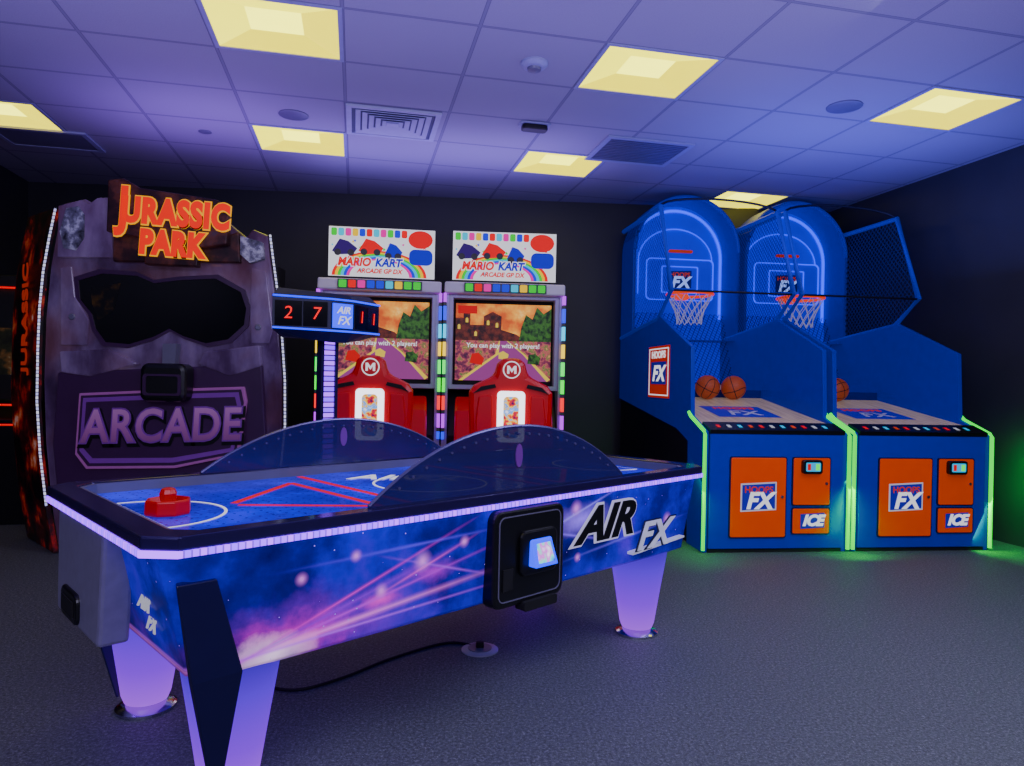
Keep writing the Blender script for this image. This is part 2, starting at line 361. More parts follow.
# ---------------------------------------------------------------- air hockey
T=thing('air_hockey_table','blue and purple air hockey table with glowing legs and lit rails','air hockey table',(-.145,3.093,0),40.54)
L2,W2=1.325,.59
def oct_(lx,ly,c): return [(-lx+c,-ly),(lx-c,-ly),(lx,-ly+c),(lx,ly-c),(lx-c,ly),(-lx+c,ly),(-lx,ly-c),(-lx,-ly+c)]
def ring3(lx,ly,c,z): return [(x,y,z) for x,y in oct_(lx,ly,c)]
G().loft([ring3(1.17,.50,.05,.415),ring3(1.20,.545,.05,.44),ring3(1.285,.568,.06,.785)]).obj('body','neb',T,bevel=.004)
RX,RY=.085,.062
G().ring(oct_(L2,W2,.07),oct_(L2-RX,W2-RY,.06),'z',.80,.838).obj('rail','rail',T,bevel=.006)
G().ring(oct_(L2-RX,W2-RY,.06),oct_(L2-RX-.012,W2-RY-.012,.06),'z',.785,.832).obj('inner_cushion','silver',T)
G().ring(oct_(L2+.004,W2+.004,.07),oct_(L2-.02,W2-.02,.06),'z',.784,.802).obj('led_strip','violet',T,label='white-violet LED strip under the rail')
pf=G().prism(oct_(L2-RX,W2-RY,.06),'z',.775,.795).obj('playfield','play',T)
def bar(x0,y0,x1,y1,w,mat):
    d=Vector((x1-x0,y1-y0));d.normalize();n_=Vector((-d.y,d.x))*w
    G().add([(x0+n_.x,y0+n_.y,.7965),(x1+n_.x,y1+n_.y,.7965),(x1-n_.x,y1-n_.y,.7965),(x0-n_.x,y0-n_.y,.7965)],[(3,2,1,0)]).obj('line_marking',mat,pf,recalc=False)
for s_ in(-1,1):
    for q in((s_*.36,-.50,s_*.36,.50),(s_*.48,-.34,s_*.86,-.02),(s_*.48,.34,s_*.86,.02),(s_*.48,-.34,s_*.48,.34)): bar(*q,.014,'redline')
    G().ring([(s_*1.17+.26*math.cos(t*math.pi/24-math.pi/2)*-s_,.26*math.sin(t*math.pi/24-math.pi/2)) for t in range(25)]+[(s_*1.17,.26)],[(s_*1.17+.25*math.cos(t*math.pi/24-math.pi/2)*-s_,.25*math.sin(t*math.pi/24-math.pi/2)) for t in range(25)]+[(s_*1.17,.25)],'z',.7962,.7966).obj('goal_arc','whiteE',pf)
G().ring([(.25*math.cos(D(a)),.25*math.sin(D(a))) for a in range(0,360,10)],[(.24*math.cos(D(a)),.24*math.sin(D(a))) for a in range(0,360,10)],'z',.7962,.7966).obj('centre_circle','whiteE',pf)
txt('AIR',.19,'whiteE',pf,(-.08,.26,.7975),(0,0,-40),.0005,.3,.003);txt('FX',.19,'dimwhite',pf,(.08,.09,.7975),(0,0,-40),.0005,.3,.003)
M['brushed']=pm('brushed_silver',(118,110,150),.3,.25,.08,.2,30)
G().prism([(-.14,.44),(.36,.44),(.36,.787),(-.18,.787)],'x',-1.322,-1.235).obj('goal_housing','brushed',T,bevel=.012,label='brushed silver goal housing')
G().prism([(-.22,.47),(.33,.47),(.33,.77),(-.16,.77)],'x',1.245,1.30).obj('goal_housing','brushed',T,bevel=.012)
G().prism(rrect(.06,.26,.452,.55,.03),'x',-1.334,-1.30).obj('puck_return','black',T,bevel=.008)
G().box(-1.338,-1.330,.09,.23,.475,.525).obj('puck_slot','matte',T)
def endx(z): return -(1.20+(z-.44)*(.085/.345))-.004
txt('AIR',.062,'dimwhite',T,(endx(.60),-.29,.60),(83,0,-90),.002,.3,.002);txt('FX',.062,'dimwhite',T,(endx(.54),-.31,.54),(83,0,-90),.002,.3,.002)
for sx in(-1,1):
    for sy in(-1,1):
        cx,cy=sx*1.026,sy*.376
        G().lathe([(.075,.035),(.085,.06),(.115,.25),(.145,.43)],(cx,cy,0),36).obj('leg','leg',T,smooth=True,label='glowing violet tapered leg')
        G().lathe([(.105,.0),(.105,.012),(.09,.022),(.06,.03),(.05,.05)],(cx,cy,0),36).obj('foot','chrome',T,smooth=True,label='round chrome foot')
top=[(-1.255,-.574,.71),(-1.15,-.574,.71),(-1.15,-.54,.71),(-1.245,-.54,.71)]
mid=[(-1.205,-.562,.44),(-1.07,-.562,.44),(-1.07,-.53,.44),(-1.205,-.53,.44)]
bot=[(-1.105,-.468,.03),(-1.095,-.468,.03),(-1.095,-.460,.03),(-1.105,-.460,.03)]
G().loft([bot,mid,top]).obj('leg_cover','coverblue',T,bevel=.004,label='dark corner leg cover tapering to a point')
G().loft([[(x,-y,z) for x,y,z in r_] for r_ in (bot,mid,top)]).obj('leg_cover','coverblue',T,bevel=.004,label='dark corner leg cover tapering to a point')
def arch(x0,x1,zb,h,n=24):
    p=[(x0,zb)];cx=(x0+x1)/2
    w=(x1-x0)/2;R=(w*w+h*h)/(2*h)
    for i in range(n+1):
        x=x0+(x1-x0)*i/n;z=zb+math.sqrt(max(0,R*R-(x-cx)**2))-(R-h);p.append((x,z+.004))
    p.append((x1,zb));return p
kg=NT('tinted_blue_guard');kg.fin(kg.mix(kg.noise(3,3),lin((24,21,72)),lin((42,36,104))),.12,0,.15);M['guard']=kg.see(.86)
M['guardedge']=pm('guard_edge_metal',(96,86,140),.25,.5,.08)
for cx,y,h_ in((0.0,-.535,.235),(-.12,.535,.205)):
    a=arch(cx-.66,cx+.66,.838,h_)
    gd=G().prism(a,'y',y-.008,y+.008).obj('side_guard','guard',T,label='tinted dark blue arched side guard')
    G().tube([(p[0],y,p[1]) for p in a[1:-1]],.007,8).obj('guard_edging','guardedge',gd,smooth=True)
    for i in range(3,len(a)-3,1): G().lathe([(.005,y-.011),(.005,y+.011)],(a[i][0],0,a[i][1]-.03),8,'y').obj('rivet','guardedge',gd)
    G().prism([(cx+.0+.018*math.cos(t*.5),.965+.045*math.sin(t*.5)) for t in range(13)],'y',y-.012,y-.008).obj('guard_badge','purple',gd)
cp=G().prism(rrect(-.175,.205,.415,.775,.04),'y',-.602,-.535).obj('coin_panel','black',T,bevel=.010,label='black coin panel with rounded corners')
G().ring(rrect(-.152,.182,.438,.752,.03),rrect(-.148,.178,.442,.748,.026),'y',-.605,-.601).obj('panel_trim','silver',cp)
G().prism(rrect(-.05,.15,.52,.69,.03),'y',-.618,-.60).obj('reader_housing','black',cp,bevel=.008)
def tilt(x0,x1,z0,z1,d0,d1,yb): # face leaning back at the top
    return G().add([(x0,yb,z0),(x1,yb,z0),(x1,yb,z1),(x0,yb,z1),(x0,yb-d0,z0),(x1,yb-d0,z0),(x1-.01,yb-d1,z1),(x0+.01,yb-d1,z1)],[(0,1,2,3),(4,7,6,5),(0,4,5,1),(1,5,6,2),(2,6,7,3),(3,7,4,0)])
tilt(-.01,.115,.555,.655,.045,.012,-.612).obj('card_reader','blueglow',cp,bevel=.006,label='angled lit blue card reader')
G().add([(.008,-.6535,.570),(.097,-.6535,.570),(.090,-.632,.640),(.015,-.632,.640)],[(0,1,2,3)]).obj('reader_screen','reader',cp,recalc=False)
G().box(-.13,-.08,-.607,-.600,.48,.56).obj('coin_slot','matte',cp)
G().prism(rrect(-.03,.15,.39,.425,.01),'y',-.62,-.57).obj('panel_lip','matte',cp)
M['softwhite']=em('soft_white_outline',(195,190,240),.85);M['metaltxt']=pm('metallic_lettering',(190,192,220),.3,.3,.5,.35,14)
txt('AIR',.195,'softwhite',T,(.47,-.590,.652),(86,0,0),.002,.5,.016,sx=1.25);txt('AIR',.195,'black',T,(.47,-.596,.652),(86,0,0),.002,.5,.007,sx=1.25)
txt('FX',.165,'navy',T,(.83,-.582,.550),(86,0,0),.002,.5,.009,sx=1.25);txt('FX',.165,'metaltxt',T,(.83,-.588,.550),(86,0,0),.002,.5,.004,sx=1.25)
G().prism([(.70,.478),(1.12,.500),(1.12,.508),(.70,.490)],'y',-.580,-.54).obj('underline_flash','metaltxt',T)
# scoreboard
SX=-.10
sb=G().box(SX-.115,SX-.10,.58,.625,.60,1.43);sb.box(SX-.04,SX-.025,.58,.625,.60,1.43);po=sb.obj('scoreboard_post','rail',T,label='pair of slim posts with violet LED dots')
G().box(SX-.10,SX-.04,.59,.615,.84,1.43).obj('post_led','vled',po)
HW=.285
pts=[(SX-.07-HW,.60),(SX-.07-.17,.535),(SX-.07-.06,.475),(SX-.07+.06,.475),(SX-.07+.17,.535),(SX-.07+HW,.60),(SX-.07+.25,.67),(SX-.07-.25,.67)]
def scp(k,dy,z,w=0): return [(SX-.07+(p[0]-SX+.07)*k,p[1]+dy,z+w*abs(p[0]-SX+.07)/HW) for p in pts]
scb=G().loft([scp(.72,.04,1.405,.03),scp(1,0,1.458,.008),scp(1,0,1.604,.012),scp(.86,.03,1.635,.022)]).obj('scoreboard','navy',T,bevel=.005,label='dark blue angled scoreboard with red digits')
for z in(1.462,1.608): G().tube([(p[0],p[1]-.003,z+.008*abs(p[0]-SX+.07)/HW) for p in pts[:6]],.005,6).obj('neon_trim','blueglow',scb)
def sface(sgn,t,off):
    P=[pts[3],pts[4],pts[5]] if sgn>0 else [pts[2],pts[1],pts[0]]
    t2=t*2;a_,b_=(P[0],P[1]) if t2<1 else (P[1],P[2]);f=t2-int(t2) if t2<2 else 1
    dx,dy=b_[0]-a_[0],b_[1]-a_[1];l=math.hypot(dx,dy);nx,ny=(dy/l,-dx/l) if sgn>0 else (-dy/l,dx/l)
    rz=math.degrees(math.atan2(dy,dx)) if sgn>0 else math.degrees(math.atan2(-dy,-dx))
    return a_[0]+dx*f+nx*off,a_[1]+dy*f+ny*off,rz
for sgn in(-1,1):
    for ta_,tb_ in((.06,.49),(.51,.96)):
        q=[sface(sgn,ta_,.004),sface(sgn,tb_,.004),sface(sgn,tb_,.001),sface(sgn,ta_,.001)]
        G().loft([[(x,y,1.48) for x,y,_ in q],[(x,y,1.594) for x,y,_ in q]]).obj('display_window','glass',scb)
    for t,s_ in(((.74,'2'),(.26,'7')) if sgn<0 else ((.27,'1'),(.73,'1'))):
        x,y,rz=sface(sgn,t,.008);txt(s_,.082,'redled',scb,(x,y,1.537),(90,0,rz),.001,.1,0,name='score_digit')
G().box(SX-.122,SX-.018,.467,.475,1.478,1.592).obj('emblem_plate','blueglow',scb)
txt('AIR',.045,'whiteE',scb,(SX-.07,.463,1.560),(90,0,0),.001,.3,.001);txt('FX',.055,'whiteE',scb,(SX-.07,.463,1.512),(90,0,0),.001,.3,.001)
ux,uy=T.location.x,T.location.y;c4,s4=math.cos(D(40.54)),math.sin(D(40.54))
mx,my=-1.10,-.04
mal=thing('air_hockey_mallet','red plastic mallet resting on the blue playfield','mallet',(ux+mx*c4-my*s4,uy+mx*s4+my*c4,.7975),40)
G().lathe([(.070,0),(.072,.008),(.070,.045),(.064,.05),(.052,.03),(.03,.024)],n=8).obj('base','red',mal,bevel=.003)
G().lathe([(.028,.018),(.024,.04),(.028,.066),(.022,.08),(.01,.084)],n=8).obj('grip','red',mal,bevel=.002)
# floor outlet and cable
r=thing('floor_outlet','round metal floor outlet with cable plugged in','floor outlet',(.09,3.25,0))
G().lathe([(.085,0),(.085,.006),(.07,.01)],n=36).obj('cover_ring','frame',r,smooth=True);G().lathe([(.055,.010),(.055,.014)],n=36).obj('lid','silver',r,smooth=True)
G().box(-.018,.018,-.012,.012,.014,.04).obj('plug','rubber',r,bevel=.004)
pp=[(-.9,2.95),(-.75,2.86),(-.63,2.84),(-.48,2.95),(-.33,3.12),(-.16,3.27),(-.05,3.33),(.03,3.31),(.07,3.26)]
def smooth_path(P,z,n=6):
    out=[];P=[Vector((p[0],p[1],z)) for p in P]
    for i in range(len(P)-1):
        p0=P[max(i-1,0)];p1=P[i];p2=P[i+1];p3=P[min(i+2,len(P)-1)]
        for k in range(n):
            t=k/n;out.append(tuple(.5*((2*p1)+(-p0+p2)*t+(2*p0-5*p1+4*p2-p3)*t*t+(-p0+3*p1-3*p2+p3)*t**3)))
    out.append(tuple(P[-1]));return out
tag(G().tube(smooth_path(pp,.006),.006,8).obj('power_cable','rubber',smooth=True),'black power cable snaking over the floor under the table','cable')
# ---------------------------------------------------------------- basketball machine
BX,BY,BR=1.775,5.09,3.2
B=thing('basketball_arcade_machine','blue basketball arcade machine with green LED edges and orange doors','arcade machine',(BX,BY,0),BR,'basketball arcade machines')
W=1.135;DP=2.36
RS=.30/1.98
def rz_(y): return .945+(y-.17)*RS
G().prism([(.03,0),(.03,.90),(.16,.935),(DP,1.27),(DP,0)],'x',.02,W-.02).obj('cabinet','lowdark',B)
G().box(.04,W-.04,.004,.03,.03,.885).obj('front_panel','blue',B,bevel=.004)
G().box(.04,W-.04,.015,.03,0,.03).obj('kick_plate','matte',B)
lg=G().prism([(.0,.885),(-.005,.915),(.15,.965),(.16,.93),(.03,.885)],'x',.035,W-.035).obj('front_ledge','black',B)
for i in range(11):
    x=.11+i*.085;m_=['redline','orange','cyan','dimwhite'][(i*3)%4]
    G().add([(x,.04,.9317),(x+.028,.04,.9317),(x+.028,.09,.9477),(x,.09,.9477)],[(0,1,2,3)]).obj('ledge_decal',m_,lg,recalc=False)
def sp(x0,x1):
    pr=[(.02,0),(.02,.9),(.30,1.0),(.33,1.54),(1.10,1.85),(DP,1.72),(DP,1.08),(.62,.88),(.36,.80),(.34,0)]
    return G().prism(pr,'x',x0,x1).obj('side_panel','blue',B,bevel=.004)
sp(0,.035);sp(W-.035,W)
for x in(.0,W):
    sg=-1 if x==0 else 1
    xo=x+sg*.004
    G().tube([(xo,.33,1.03),(xo,.29,1.0),(xo,.02,.905),(xo,.0,.88),(xo,-.002,.02)],.015,8).obj('green_led_strip','green',B,smooth=True,label='bright green LED edge strip')
G().add([(.036,.17,rz_(.17)),(W-.036,.17,rz_(.17)),(W-.036,2.15,rz_(2.15)),(.036,2.15,rz_(2.15))],[(0,1,2,3)]).obj('ball_ramp','wood',B,recalc=False)
slope=math.degrees(math.atan(RS))
t=G().add([(.30,.45,rz_(.45)+.003),(W-.30,.45,rz_(.45)+.003),(W-.30,.90,rz_(.90)+.003),(.30,.90,rz_(.90)+.003)],[(0,1,2,3)]).obj('ramp_decal','logoblue',B,recalc=False)
txt('HOOPS',.11,'orange',t,(W/2,.80,rz_(.80)+.006),(slope,0,0),.001,.1,.002);txt('FX',.24,'white',t,(W/2,.60,rz_(.60)+.006),(slope,0,0),.001,.2,.004)
G().box(.036,W-.036,1.36,1.385,1.10,1.20).obj('ball_stop','dblue',B)
def panel(x0,x1,z0,z1,nm,lab=None):
    p=G().prism(rrect(x0,x1,z0,z1,.012,3),'y',-.012,.006).obj(nm,'orange',B,bevel=.003,label=lab)
    G().ring(rrect(x0-.008,x1+.008,z0-.008,z1+.008,.015,3),rrect(x0+.003,x1-.003,z0+.003,z1-.003,.01,3),'y',-.008,.006).obj('door_frame','navy',p)
    return p
def fxlogo(par,cx,cz,w,y,m1='dimwhite',m2='logoblue',m3='whiteE'):
    h=w*.80
    if m1: G().prism([(cx-w/2,cz-h*.5),(cx+w/2,cz-h*.44),(cx+w/2,cz+h*.5),(cx-w/2,cz+h*.44)],'y',y-.002,y).obj('logo_plate',m1,par)
    G().prism([(cx-w*.46,cz-h*.45),(cx+w*.46,cz-h*.39),(cx+w*.46,cz+h*.45),(cx-w*.46,cz+h*.39)],'y',y-.004,y-.001).obj('logo_plate',m2,par)
    txt('HOOPS',w*.24,'orange',par,(cx,y-.006,cz+h*.23),(90,0,0),.001,0,.001)
    txt('FX',w*.60,m3,par,(cx,y-.006,cz-h*.15),(90,0,0),.001,.25,.007)
d1=panel(.20,.63,.12,.71,'access_door','orange access door with logo plate');fxlogo(d1,.415,.42,.28,-.013)
G().lathe([(.012,-.012),(.012,-.02)],(.60,0,.42),16,'y').obj('lock','chrome',d1)
d2=panel(.69,.98,.36,.71,'coin_door','orange coin door with lit card reader')
G().prism(rrect(.745,.90,.595,.70,.02),'y',-.05,-.012).obj('reader_housing','black',d2,bevel=.006)
rs=G().prism(rrect(.765,.88,.615,.682,.01),'y',-.055,-.05).obj('card_reader_screen','cyan',d2)
G().box(.775,.80,-.057,-.055,.625,.672).obj('screen_icon','redline',rs);G().box(.84,.87,-.057,-.055,.625,.672).obj('screen_icon','green',rs)
G().lathe([(.011,-.012),(.011,-.02)],(.95,0,.52),16,'y').obj('lock','chrome',d2)
d3=panel(.69,.98,.145,.33,'cash_door','orange lower door with maker emblem')
G().prism([(.75,.18),(.94,.19),(.94,.30),(.75,.29)],'y',-.016,-.011).obj('logo_plate','logoblue',d3)
txt('ICE',.11,'whiteE',d3,(.845,-.018,.24),(90,0,0),.001,.3,.006)
def archpts(x0,x1,zb,zs,n=28,ry=None):
    cx=(x0+x1)/2;r=(x1-x0)/2;ry=ry or r
    return [(x0,zb)]+[(cx-r*math.cos(math.pi*i/n),zs+ry*math.sin(math.pi*i/n)) for i in range(n+1)]+[(x1,zb)]
zs=2.61;AY=1.95;BBY=2.16
M['bpanel']=pm('lit_blue_back_panel',(0,10,180),.5,0,.95,.25,3,spec=.2)
M['hood']=pm('translucent_blue_hood',(1,18,140),.4,0,.35,spec=.3)
G().prism(archpts(.03,W-.03,1.1,zs),'y',DP-.04,DP).obj('back_panel','bpanel',B)
G().ring(archpts(.0,W,1.70,zs),archpts(.03,W-.03,1.70,zs),'y',AY,DP).obj('arch_hood','hood',B,smooth=True,label='arched blue hood')
G().tube([(x,AY,z) for x,z in archpts(.02,W-.02,1.7,zs-.005)[1:-1]],.02,8).obj('arch_front_tube','blue',B,smooth=True)
G().tube([(x,DP-.05,z) for x,z in archpts(.06,W-.06,1.95,zs-.02)],.015,8).obj('blue_led_arch','blueglow',B,smooth=True)
G().tube([(x,DP-.06,z) for x,z in archpts(.16,W-.16,2.2,zs-.05,ry=.34)],.006,8).obj('blue_led_arch','blueglow',B,smooth=True)
bb=G().prism(rrect(.20,W-.20,2.12,2.56,.05),'y',BBY,BBY+.02).obj('backboard','bpanel',B,label='blue-lit backboard')
G().ring(rrect(.20,W-.20,2.12,2.56,.05),rrect(.21,W-.21,2.13,2.55,.045),'y',BBY-.01,BBY).obj('backboard_outline','blueglow',bb)
G().ring(rrect(.37,W-.37,2.20,2.48,.01,2),rrect(.378,W-.378,2.208,2.472,.008,2),'y',BBY-.01,BBY).obj('target_square','blueglow',bb)
M['glowtxt']=em('blue_glow_lettering',(130,160,255),1.3)
fxlogo(bb,W/2,2.34,.27,BBY-.01,None,'dblue','glowtxt')
G().prism(rrect(.44,W-.44,2.62,2.65,.013),'y',BBY-.03,BBY).obj('score_display','orange',B)
hc=(W/2,BBY-.30,2.15);R=.225
rim=G().tube([(hc[0]+R*math.cos(D(a)),hc[1]+R*math.sin(D(a)),hc[2]) for a in range(0,360,10)],.015,8,True).obj('hoop_rim','orangeD',B,smooth=True,label='orange steel rim')
G().prism([(hc[0]-.06,BBY-.10),(hc[0]+.06,BBY-.10),(hc[0]+.06,BBY-.01),(hc[0]-.06,BBY-.01)],'z',2.12,2.18).obj('rim_bracket','orangeD',rim)
M['netcord']=pm('white_net_cord',(190,190,225),.6,0,.2)  # glow added to brighten plain cord
g=G();n=12;lv=[(0,R),(-.08,R*.84),(-.16,R*.66),(-.24,R*.56),(-.30,R*.55)]
for sgn in(1,-1):
    for i in range(n):
        path=[(hc[0]+r_*math.cos(2*math.pi*(i+sgn*.5*j)/n),hc[1]+r_*math.sin(2*math.pi*(i+sgn*.5*j)/n),hc[2]+z_) for j,(z_,r_) in enumerate(lv)]
        g.tube(path,.0045,5)
g.obj('hoop_net','netcord',rim,label='white cord net')
cage=[(DP,2.86),(1.16,2.84),(.84,2.05),(1.16,1.83),(DP,1.72)]
M['cageblue']=pm('blue_cage_tube',(4,40,175),.4,0,.3)
for x in(.012,W-.012):
    G().tube([(x,y,z) for y,z in cage],.024,8).obj('cage_frame','cageblue',B,smooth=True)
    G().add([(x,y,z) for y,z in cage],[(0,1,2,3,4)]).obj('side_net','netthin',B,label='dark side netting',recalc=False)
G().tube([(.012,1.16,2.84)]+[(W/2-(W/2-.012)*math.cos(math.pi*i/12),1.16+.1*math.sin(math.pi*i/12),2.84+.12*math.sin(math.pi*i/12)) for i in range(1,12)]+[(W-.012,1.16,2.84)],.011,8).obj('cage_bar','lowdark',B,smooth=True)
G().tube([(.012,.84,2.05),(W-.012,.84,2.05)],.009,8).obj('cage_bar','lowdark',B,smooth=True)
G().add([(.03,1.95,1.24),(W-.03,1.95,1.24),(W-.03,DP-.07,2.0),(.03,DP-.07,2.0)],[(0,1,2,3)]).obj('lower_net','netthin',B,recalc=False)
PT=1.185
B2=clone(B,(BX+PT*math.cos(D(BR)),BY+PT*math.sin(D(BR)),0))
B2['label']='blue basketball arcade machine with green LED edges beside the wall'
sn=[o for o in B2.children if o.name.startswith('side_net')]
for o in sn:
    xm=sum(v.co.x for v in o.data.vertices)/len(o.data.vertices)
    if xm<.5: bpy.data.objects.remove(o)
    else:
        o.data=o.data.copy();o.data.materials[0]=M['net']
M['stk']=pm('orange_red_sticker',(226,44,4),.4,0,.3)
y0,y1,z0,z1=.80,1.36,1.12,1.58
st=G().box(-.006,-.001,y0,y1,z0,z1).obj('side_sticker','stk',B,label='red side sticker with white logo')
G().ring([(y0+.02,z0+.02),(y1-.02,z0+.02),(y1-.02,z1-.02),(y0+.02,z1-.02)],[(y0+.035,z0+.03),(y1-.035,z0+.03),(y1-.035,z1-.03),(y0+.035,z1-.03)],'x',-.008,-.005).obj('sticker_border','whiteE',st)
G().box(-.008,-.005,y0+.08,y1-.08,z0+.12,z0+.32).obj('logo_plate','logoblue',st)
txt('HOOPS',.085,'whiteE',st,(-.009,(y0+y1)/2,z1-.08),(90,0,-90),.001,0,.003,sx=1.3);txt('FX',.19,'whiteE',st,(-.01,(y0+y1)/2,z0+.21),(90,0,-90),.001,.25,.007,sx=1.4)
def bw(m,x,y): 
    bx_,by_=(BX,BY) if m==0 else (B2.location.x,B2.location.y);c,s_=math.cos(D(BR)),math.sin(D(BR));return (bx_+x*c-y*s_,by_+x*s_+y*c)
import bmesh
def ball(m,x,y,rot):
    me=bpy.data.meshes.new('basketball');bm=bmesh.new();bmesh.ops.create_uvsphere(bm,u_segments=32,v_segments=20,radius=.112);bm.to_mesh(me);bm.free();me.shade_smooth();me.materials.append(M['ball'])
    o=bpy.data.objects.new('basketball',me);C.objects.link(o);X,Y=bw(m,x,y);z=rz_(y)+.112*math.sqrt(1+RS*RS);o.location=(X,Y,z+.001);o.rotation_euler=rot
    tag(o,'orange-brown basketball with black seams resting on the machine ramp','basketball','basketballs on the machine ramps')
ball(0,.52,1.24,(.4,.3,.2));ball(0,.77,1.24,(1.2,.5,1));ball(1,.60,1.24,(.2,1.3,.4))
# ---------------------------------------------------------------- racing machines
R1=thing('racing_arcade_machine','racing arcade machine with marquee and rainbow LEDs beside bare wall','arcade machine',(.33,4.95,0),0,'racing arcade machines')
G().prism([(1.35,0),(1.28,.75),(1.50,1.15),(1.42,2.02),(1.48,2.10),(2.25,2.10),(2.25,0)],'x',-.49,.49).obj('cabinet','black',R1,bevel=.01)
G().prism([(-.45,1.2),(.45,1.2),(.45,1.96),(-.45,1.96)],'y',1.40,1.46).obj('screen_bezel','matte',R1)
G().ring([(-.495,1.16),(.495,1.16),(.495,2.0),(-.495,2.0)],[(-.45,1.20),(.45,1.20),(.45,1.965),(-.45,1.965)],'y',1.30,1.42).obj('screen_surround','frame',R1,bevel=.006,label='pale silver screen surround')
sc=G().mat(0).box(-.43,.43,1.385,1.401,1.24,1.62).mat(1).box(-.43,.43,1.386,1.401,1.62,1.93).obj('screen',['screen','screen2'],R1,label='screen showing a warm orange race track')
def scr(pts,m,y,nm): G().add([(x,y,z) for x,z in pts],[tuple(range(len(pts)))]).obj(nm,m,sc)
scr([(-.43,1.60),(-.43,1.80),(-.36,1.80),(-.36,1.86),(-.30,1.86),(-.30,1.74),(-.18,1.74),(-.18,1.82),(-.10,1.86),(-.02,1.82),(-.02,1.70),(.12,1.66),(.2,1.60)],'hill',1.384,'screen_castle')
for wx,wz in((-.40,1.72),(-.33,1.78),(-.14,1.76),(-.06,1.74),(-.25,1.66)): scr([(wx-.012,wz-.02),(wx+.012,wz-.02),(wx+.012,wz+.015),(wx,wz+.025),(wx-.012,wz+.015)],'roadline',1.3832,'screen_window')
scr([(.14,1.60),(.16,1.72),(.20,1.84),(.26,1.80),(.30,1.91),(.36,1.85),(.43,1.90),(.43,1.60)],'tree',1.3835,'screen_tree')
scr([(-.36,1.24),(.40,1.24),(.18,1.48),(.03,1.60),(-.03,1.60),(-.04,1.48)],'road',1.382,'screen_road')
for q in([(-.40,1.24),(-.36,1.24),(-.04,1.48),(-.03,1.60),(-.04,1.60),(-.07,1.48)],[(.40,1.24),(.43,1.26),(.20,1.48),(.04,1.60),(.03,1.60),(.18,1.48)]): scr(q,'roadline',1.381,'screen_kerb')
scr([(-.41,1.84),(-.24,1.84),(-.24,1.91),(-.41,1.91)],'racered',1.3825,'screen_banner');scr([(-.30,1.40),(-.19,1.38),(-.17,1.44),(-.22,1.49),(-.28,1.48)],'racered',1.3805,'screen_kart')
scr([(.22,1.40),(.32,1.39),(.34,1.45),(.29,1.49),(.23,1.48)],'tree',1.3805,'screen_kart');scr([(-.04,1.44),(.04,1.43),(.05,1.48),(.0,1.51),(-.04,1.49)],'roadline',1.380,'screen_kart')
txt('You can play with 2 players!',.058,'whiteE',sc,(0,1.379,1.555),(90,0,0),.0005,0,.001)
hd=G().prism([(1.20,2.0),(1.22,2.10),(1.9,2.13),(1.9,1.97)],'x',-.53,.53).obj('header_hood','white',R1,bevel=.015)
cm=[em('icon_%s'%n,c,1.0) for n,c in(('green',(0,220,40)),('yellow',(255,205,0)),('cyan',(10,200,240)),('blue',(10,40,240)),('pink',(240,20,170)),('red',(245,10,8)))]
G().box(-.36,.36,1.192,1.206,2.010,2.090).obj('header_light_bar','black',hd)
for i in range(9):
    x=-.316+i*.079;G().prism(rrect(x-.032,x+.032,2.018,2.082,.008,2),'y',1.186,1.194).obj('header_light',cm[(i*5+i//4)%6],hd)
mq=G().box(-.48,.48,1.46,1.52,2.14,2.60).obj('marquee','black',R1,bevel=.006)
G().box(-.47,.47,1.452,1.46,2.15,2.59).obj('marquee_face','whiteE',mq,label='lit white marquee with rainbow and colour blocks')
for i in range(11):
    x=-.45+i*.062;G().prism(rrect(x,x+.05,2.51,2.578,.012,2),'y',1.448,1.453).obj('marquee_block',cm[(i*2+i//3)%6],mq)
random.seed(3)
for i in range(26):
    x=random.uniform(-.45,.44);z=random.uniform(2.20,2.47);r_=random.uniform(.008,.022)
    G().prism([(x+r_*(1 if t%2==0 else .45)*math.cos(t*math.pi/5+.3),z+r_*(1 if t%2==0 else .45)*math.sin(t*math.pi/5+.3)) for t in range(10)],'y',1.4485,1.4515).obj('marquee_star',cm[i%6],mq)
g=G()
for i in range(6):
    r0=.42-i*.026;r1=r0-.026;g.mat([5,1,0,2,3,4][i])
    P=[(-.02+r0*math.cos(t*math.pi/20)*1.0,2.155+r0*math.sin(t*math.pi/20)*.55) for t in range(0,21)];Q=[(-.02+r1*math.cos(t*math.pi/20)*1.0,2.155+r1*math.sin(t*math.pi/20)*.55) for t in range(0,21)]
    for a_ in range(20): g.add([(P[a_][0],1.448,P[a_][1]),(P[a_+1][0],1.448,P[a_+1][1]),(Q[a_+1][0],1.448,Q[a_+1][1]),(Q[a_][0],1.448,Q[a_][1])],[(0,1,2,3)])
g.obj('marquee_rainbow',cm,mq,recalc=False)
M['mqred']=em('marquee_red',(235,4,10),1.0);M['mqblue']=em('marquee_blue',(6,16,200),1.0);M['mqdark']=em('marquee_violet',(50,14,110),.9)
G().prism([(.34+.11*math.cos(t*.3),2.50+.08*math.sin(t*.3)) for t in range(21)],'y',1.440,1.451).obj('marquee_shape','mqred',mq)
G().prism(rrect(.24,.45,2.27,2.41,.05),'y',1.440,1.451).obj('marquee_shape','mqblue',mq)
